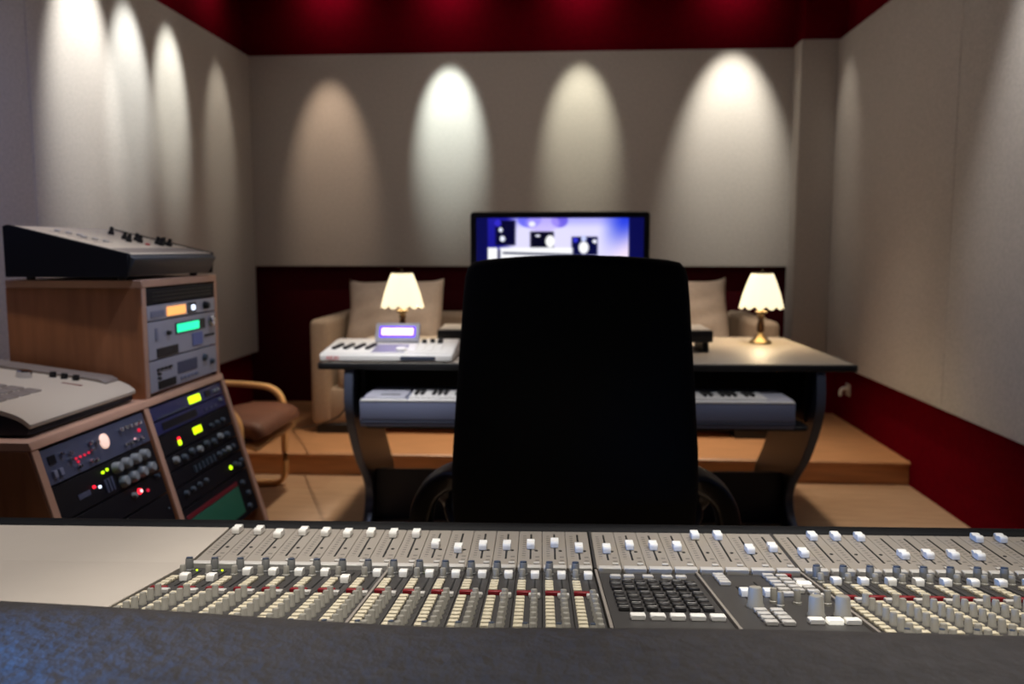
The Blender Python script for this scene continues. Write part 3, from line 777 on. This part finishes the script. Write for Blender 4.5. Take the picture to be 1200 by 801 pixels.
o, f = unit('power_conditioner', 'black power strip unit with a bright red lamp, lowest in its bay', 'audio equipment', loc, BETA, h, M_RBLACK, WL)
obj('power_lamp', lathe([(0, 0), (.009, 0), (.007, .006), (0, .007)], 12, (0, .365, .045), 'X'), L_RED, f)
obj('power_lamp_core', lathe([(0, .0), (.0045, .0), (.0045, .0085), (0, .009)], 12, (0, .365, .045), 'X'), L_PINK, f)
obj('indicator_lamp', lathe([(0, 0), (.005, 0), (.004, .004), (0, .005)], 10, (0, .408, .035), 'X'), L_REDD, f)
kn(f, .33, .043, .008, .012, M_RKNOB)
kn(f, .475, .06, .007, .012, M_RKNOBD)
loc, h = low(YL, .265, .355)
o, f = unit('blank_rack_panel', 'plain black rack panel under the red lamp unit', 'rack panel', loc, BETA, h, M_RBLACK, WL)
for y in (.02, WL - .02): kn(f, y, .045, .004, .003, M_RKNOBD, 'screw')
# far bay
loc, h = low(YR, .004, .048)
o, f = unit('effects_processor', 'dark blue effects unit with lime display, topmost in the far sloping bay', 'audio equipment', loc, BETA, h, M_RBLUE, WR)
pl(f, .27, .36, .009, .034, L_YEL, 'display', .002); pl(f, .40, .44, .012, .032, M_RBLACK, 'button', .003)
for y in (.47, .50): kn(f, y, .022, .007, .01, M_RKNOB)
pl(f, .03, .24, .004, .008, M_RKNOBD, 'trim_line', .002)
loc, h = low(YR, .051, .094)
o, f = unit('reverb_unit', 'plain deep blue unit directly under the topmost lime display', 'audio equipment', loc, BETA, h, M_RBLUE, WR)
pl(f, .05, .30, .010, .034, M_RBLACK, 'window', .0016); kn(f, .50, .03, .006, .01, M_RKNOB)
for k in range(3): pl(f, .36 + .04 * k, .385 + .04 * k, .012, .02, M_RDARK, 'button', .003)
loc, h = low(YR, .097, .162)
o, f = unit('meter_processor', 'black unit with lime display and a small red and lime meter', 'audio equipment', loc, BETA, h, M_RBLACK, WR)
pl(f, .235, .30, .022, .045, L_YEL, 'display', .002); pl(f, .115, .135, .012, .028, L_LIME, 'meter_low', .002); pl(f, .118, .134, .029, .038, L_RED, 'meter_high', .002)
for k in range(3): kn(f, .37 + .05 * k, .025, .009, .012, M_RKNOBD)
loc, h = low(YR, .165, .214)
o, f = unit('equalizer_unit', 'black unit with a row of slate knobs under the lime meter unit', 'audio equipment', loc, BETA, h, M_RBLACK, WR)
for k in range(8): kn(f, .06 + .058 * k, .028 - .006 * (k % 2), .012, .014, M_RKNOBD if k % 3 else M_RKNOB)
loc, h = low(YR, .217, .268)
o, f = unit('filter_unit', 'dark unit with small pale switches, fifth down in the far bay', 'audio equipment', loc, BETA, h, M_RBLACK, WR)
for k in range(6): pl(f, .16 + .03 * k, .168 + .03 * k, .012, .036, M_RKNOBD, 'switch', .008)
for k in range(4): kn(f, .36 + .042 * k, .026, .010, .012, M_RKNOB if k == 2 else M_RKNOBD)
loc, h = low(YR, .271, .338)
o, f = unit('gate_unit', 'black unit with a lone lime lamp near its far end', 'audio equipment', loc, BETA, h, M_RBLACK, WR)
obj('indicator_lamp', lathe([(0, 0), (.008, 0), (.007, .004), (0, .005)], 12, (0, .42, .030), 'X'), L_LIME, f)
for k in range(3): kn(f, .455 + .03 * k, .034 - .01 * (k % 2), .009, .013, M_RKNOBD)
for k in range(4): kn(f, .06 + .05 * k, .04, .009, .012, M_RKNOBD)
loc, h = low(YR, .341, .500)
o, f = unit('patch_panel', 'rack panel with a green field under a red stripe, lowest in the far bay', 'audio equipment', loc, BETA, h, M_RBLACK, WR)
pl(f, .02, .43, .02, .118, M_RGREEN, 'green_field', .002); pl(f, .02, .43, .121, .136, mat('rack_red_paint', (120, 16, 36), .5), 'red_stripe', .002)
for k in range(3): kn(f, .47 + .02 * (k % 2), .03 + .045 * k, .010, .012, M_RKNOBD)
# upper rack
YU, WU = 2.561, .508
def up(s0, s1): return (XF + .001, YU, 1.156 - s1), s1 - s0
loc, h = up(.002, .052)
o, f = unit('vent_panel', 'plain black vent panel at the top of the stacked oak rack', 'rack panel', loc, 0, h, M_RBLACK, WU)
for k in range(3): pl(f, .03, WU - .03, .010 + .012 * k, .014 + .012 * k, M_BLACKM, 'vent_rib', .002)
loc, h = up(.055, .104)
o, f = unit('valve_preamp', 'silver preamp with amber lit meter and blue lamp in the stacked rack', 'audio equipment', loc, 0, h, M_SILV, WU)
pl(f, .13, .265, .008, .038, L_AMB, 'meter', .003)
pl(f, .285, .345, .006, .042, M_NAVY, 'lamp_surround', .003)
obj('blue_lamp', lathe([(0, 0), (.010, 0), (.009, .006), (0, .007)], 14, (.003, .318, .024), 'X'), L_WHT, f)
kn(f, .42, .025, .014, .018, M_BLACK); pl(f, .02, .11, .010, .030, M_RGREY, 'name_plate', .002)
loc, h = up(.107, .228)
o, f = unit('rack_sampler', 'silver rack sampler with a mint green display', 'audio equipment', loc, 0, h, M_SILV, WU)
db = pl(f, .185, .415, .068, .104, M_BLACK, 'display_window', .003)
obj('display', box(.003, .0045, .192, .362, .072, .100, .0005, 1), L_GRN, db)
kn(f, .465, .088, .021, .016, M_CHROME, 'jog_wheel'); kn(f, .13, .078, .008, .012, M_BLACK); pl(f, .045, .06, .06, .10, M_RGREY, 'slider_slot', .003)
pl(f, .31, .39, .014, .058, mat('pale_blue_panel', (112, 126, 186), .5), 'keypad', .003)
for k in range(4): pl(f, .41 + .022 * k, .424 + .022 * k, .036, .044, M_BLACK, 'button', .004)
pl(f, .05, .20, .004, .034, M_BLACK, 'disk_slot', .002)
loc, h = up(.231, .331)
o, f = unit('digital_recorder', 'silver recorder with blank slate window, lowest in the stacked rack', 'audio equipment', loc, 0, h, M_SILV, WU)
pl(f, .19, .34, .036, .076, M_RDARK, 'display', .002); pl(f, .05, .175, .006, .032, M_BLACK, 'tape_slot', .002)
kn(f, .40, .066, .013, .012, M_RKNOBD); kn(f, .46, .045, .010, .012, M_RKNOBD)
for k in range(4): pl(f, .045 + .028 * k, .065 + .028 * k, .066, .074, M_BLACK, 'button', .004)
for k in range(5): pl(f, .21 + .028 * k, .23 + .028 * k, .014, .024, M_RGREY, 'key', .004)
for k in range(2): kn(f, .055, .042 + .014 * k, .005, .01, M_BLACK)

# wedge mixer on the stacked rack
WM = thing('wedge_mixer', 'dark sided wedge mixer with cream sloping top on the stacked oak rack', 'mixer', (-1.705, 2.50, 1.182), -.05)
PF = [(0, .012), (0, .158), (.012, .164), (.395, .078), (.412, .066), (.385, .012)]
mb = obj('case', prism(PF, .012, .545, 'Y', .003, 1), mat('charcoal_plastic', (56, 60, 66), .5), WM)
for y in (0, .543): obj('side_cheek', prism([(-.004, .010), (-.004, .164), (.012, .169), (.397, .082), (.392, .010)], y, y + .014, 'Y', .002, 1), M_RBLACK, WM)
ax = math.atan2(.086, .383)
fp = obj('control_panel', box(-.196, .196, -.258, .258, 0, .003, .001, 1), M_CREAM, WM, (.204, .279, .1205), (0, ax, 0))
proto('wm_knob', lathe([(0, 0), (.010, 0), (.010, .010), (.007, .012), (.006, .026), (0, .027)], 14), M_BLACK)
proto('wm_slot', box(-.002, .002, -.05, .05, .0025, .0036), M_TAUPE)
for x, y in ((-.10, .11), (-.02, .06), (.0, .10), (.03, .07), (.055, .14), (.075, .13), (.06, .17), (.085, .165), (.02, .02)): put('knob', 'wm_knob', fp, (x, y, .003))
for k in range(6): put('fader_slot', 'wm_slot', fp, (-.12 + .03 * k, -.14, 0))
for k in range(6): put('fader_cap', 'mwhite', fp, (-.12 + .03 * k, -.15 + .012 * (k % 3), .003))
obj('red_button', box(-.006, .006, -.006, .006, 0, .006, .001, 1), mat('red_button', (200, 40, 50), .4), fp, (.07, .05, .003))
pl2 = obj('recessed_strip', box(-.03, .03, -.24, .24, 0, .001, .0004, 1), M_TAUPE, fp, (.15, 0, .003))
proto('rubber_foot', lathe([(0, 0), (.012, 0), (.014, .013), (0, .013)], 12), M_BLACK)
for x in (.045, .345):
    for y in (.05, .50): put('foot', 'rubber_foot', WM, (x, y, 0))

# cream sampler on the low rack
SM = thing('pad_sampler', 'cream pad sampler with rounded wrist rest on the low rack, nearest the console', 'sampler', (-1.83, 1.985, ZR))
obj('base', prism([(0, .006), (0, .116), (.33, .074), (.43, .060), (.485, .043), (.504, .024), (.506, .006)], .003, .515, 'Y', .003, 1), mat('midnight_plastic', (16, 18, 34), .5), SM)
shell = smooth_path([(-.005, 0, .128), (.15, 0, .108), (.33, 0, .086), (.43, 0, .072), (.485, 0, .055), (.515, 0, .034)], 5)
poly = [(p.x, p.z) for p in shell] + [(p.x - .003, p.z - .011) for p in shell[::-1]]
obj('top_shell', prism(poly, 0, .518, 'Y', .003, 1), M_CREAM, SM)
def zs(x): return .1275 - .128 * x
ts = (0, math.atan(.128), 0)
obj('rear_trim', prism([(.0, zs(0) + .001), (.0, zs(0) + .010), (.44, zs(.44) + .010), (.46, zs(.46) + .002), (.46, zs(.46) - .006)], .445, .519, 'Y', .002, 1), M_TAUPE, SM)
proto('sm_pad', box(-.021, .021, -.021, .021, 0, .007, .003, 1), M_TAUPE)
for r in range(4):
    for c in range(4):
        x = .225 + .049 * c; y = .075 + .049 * r; put('drum_pad', 'sm_pad', SM, (x, y, zs(x) - .002), ts)
obj('data_wheel', lathe([(0, 0), (.021, 0), (.021, .018), (.017, .021), (0, .021)], 24), M_CHROME, SM, (.255, .375, zs(.255)), ts)
for k in range(3): obj('black_knob', lathe([(0, 0), (.010, 0), (.009, .016), (0, .017)], 14), M_BLACK, SM, (.31 + .035 * k, .425, zs(.31 + .035 * k)), ts)
obj('red_badge', box(-.03, .03, -.006, .006, 0, .002, .0005, 1), mat('maroon_badge', (120, 44, 36), .5), SM, (.40, .37, zs(.40) - .001), ts)
for k in range(4): obj('slider_cap', box(-.006, .006, -.005, .005, 0, .006, .001, 1), M_WHITEB, SM, (.15, .06 + .022 * k, zs(.15)), ts)
for x in (.03, .45):
    for y in (.04, .48): put('foot', 'dm_foot', SM, (x, y, 0))

# cable and wall plug
cab = obj('cable', sweep(smooth_path([(-.945, 3.56, .60), (-1.06, 3.85, .50), (-1.25, 4.25, .385), (-1.50, 4.78, .25), (-1.68, 5.12, .165), (-1.80, 5.35, .135), (-2.05, 5.55, .135), (-2.28, 5.62, .20)], 6), circ(.0045, 8)), M_BLACK)
tag(cab, 'thin black cable sagging from the desk leg down to the raised floor', 'cable')
WS = thing('wall_socket', 'small pale socket low on the red wall band by the desk end', 'socket', (XR + TH, 5.70, .35))
obj('plate', box(-.010, 0, -.04, .04, -.04, .04, .003, 2), M_PALE, WS)
obj('plug', sweep(smooth_path([(-.01, 0, .005), (-.035, 0, .008), (-.05, 0, -.01), (-.052, 0, -.04)], 5), circ(.012, 10), up=(0, 1, 0)), M_WHITEB, WS)

# ------------------------------------------------------------------ lights
def spot(name, loc, aim, power, ang, col, blend=.8, size=.03):
    l = bpy.data.lights.new(name, 'SPOT'); l.energy = power; l.spot_size = math.radians(ang); l.spot_blend = blend; l.color = col; l.shadow_soft_size = size
    o = link(bpy.data.objects.new(name, l)); o.location = loc
    o.rotation_euler = (Vector(aim) - Vector(loc)).to_track_quat('-Z', 'Y').to_euler(); return o
def point(name, loc, power, col, size=.05):
    l = bpy.data.lights.new(name, 'POINT'); l.energy = power; l.color = col; l.shadow_soft_size = size
    o = link(bpy.data.objects.new(name, l)); o.location = loc; return o
ZL = ZC - .04
def washer(x, y, nx, ny, power, half, tilt, col, spill):
    """a ceiling downlight leaning towards the wall in direction (nx,ny), plus the stray light of its reflector"""
    t = math.tan(math.radians(tilt))
    spot('downlight', (x, y, ZL), (x + nx * t, y + ny * t, ZL - 1), power, 2 * half, col, .9, .02)
    if spill: spot('downlight_stray', (x + nx * .30, y + ny * .30, ZL), (x + nx * .57, y + ny * .57, ZL - .08), spill, 125, (1, .9, .85), 1.0, .02)
for x, p, h, t, c in ((-1.71, 84, 15.5, 22, (1, .75, .56)), (-.845, 250, 14.6, 26.6, (.90, 1, .95)), (.085, 120, 15.5, 26, (1, .98, .80)), (1.135, 205, 20.5, 24.5, (1, .96, .86))):
    washer(x, YB - .5, 0, 1, p, h, t, c, 4)
for y, p, h, t, c in ((4.02, 235, 17.6, 26, (1, .99, .95)), (4.46, 200, 14, 26.4, (.96, 1, .98)), (4.93, 180, 13.6, 26.8, (.98, 1, .93)), (5.62, 52, 14, 24, (1, .92, .78))):
    washer(XL + .5, y, -1, 0, p, h, t, c, 6)
for y, p, h, t, c in ((5.74, 24, 15, 23, (1, .92, .8)), (3.35, 110, 25, 17, (.97, .94, .93))):
    washer(XR - .5, y, 1, 0, p, h, t, c, .5)
al = bpy.data.lights.new('room_fill', 'AREA'); al.energy = 14; al.size = 2.2; al.color = (1, .88, .80)  # added soft fill to lift walls and floor, not a lamp of the room
ao = link(bpy.data.objects.new('room_fill', al)); ao.location = (-.2, 4.4, ZC - .02)
for x, y, p, a in ((-.8, .95, 165, 42), (.0, 1.0, 165, 42), (.75, 1.05, 165, 42)):
    spot('console_downlight', (x, y, ZL), (x, y + .25, 0), p, a, (1, .95, .88), .7, .05)
for x, y, p, a in ((-.95, 4.6, 190, 56), (.9, 4.6, 190, 56), (.0, 5.1, 130, 60)):
    spot('floor_downlight', (x, y, ZL), (x, y, 0), p, a, (1, .80, .62), 1.0, .08)
for x in (-.75, .72): spot('desk_fill', (x, 2.35, ZL), (x, 3.38, .68), 90 if x > 0 else 320, 24, (.95, .95, 1), 1.0, .06)  # added spots that brighten the keyboard front and the drum machine
spot('rack_top_fill', (-1.25, 1.9, ZL), (-1.6, 2.3, .9), 60, 44, (1, .88, .80), 1.0, .06)  # added spot to lighten the oak sides and rack tops
spot('rack_front_fill', (-.2, 2.2, ZL), (-1.3, 2.55, .7), 100, 34, (.62, .72, 1), 1.0, .06)  # added cool spot, only there to light the faces of the rack units
spot('blue_lamp_spill', (-.76, .61, .94), (-.45, .73, .85), 66, 84, (.02, .30, 1), 1.0, .03)
spot('blue_wall_spill', (-1.0, 1.7, 2.5), (-2.3, 2.9, 1.7), 60, 62, (.42, .5, 1), 1.0, .08)
point('blue_room_glow', (-1.5, 1.6, 2.2), 4, (.35, .45, 1), .2)
w = bpy.data.worlds.new('room_world'); SC.world = w; w.use_nodes = True
w.node_tree.nodes['Background'].inputs[0].default_value = (.5, .45, .5, 1); w.node_tree.nodes['Background'].inputs[1].default_value = .0

# ------------------------------------------------------------------ camera and view
cd = bpy.data.cameras.new('camera'); cd.sensor_width = 36; cd.lens = 30; cd.clip_start = .02
cam = link(bpy.data.objects.new('camera', cd)); cam.location = (0, 0, 1.28)
th = math.atan(.11); ps = math.atan(.065 * math.cos(th))
cam.rotation_euler = (PI / 2 - th, 0, ps)
cd.dof.use_dof = True; cd.dof.focus_distance = 1.25; cd.dof.aperture_fstop = 4.2
SC.camera = cam
vs = SC.view_settings; vs.view_transform = 'Standard'; vs.look = 'None'; vs.gamma = 1; vs.use_curve_mapping = False; vs.exposure = 0
SC.cycles.use_denoising = True
SC.cycles.max_bounces = 8; SC.cycles.sample_clamp_indirect = 4
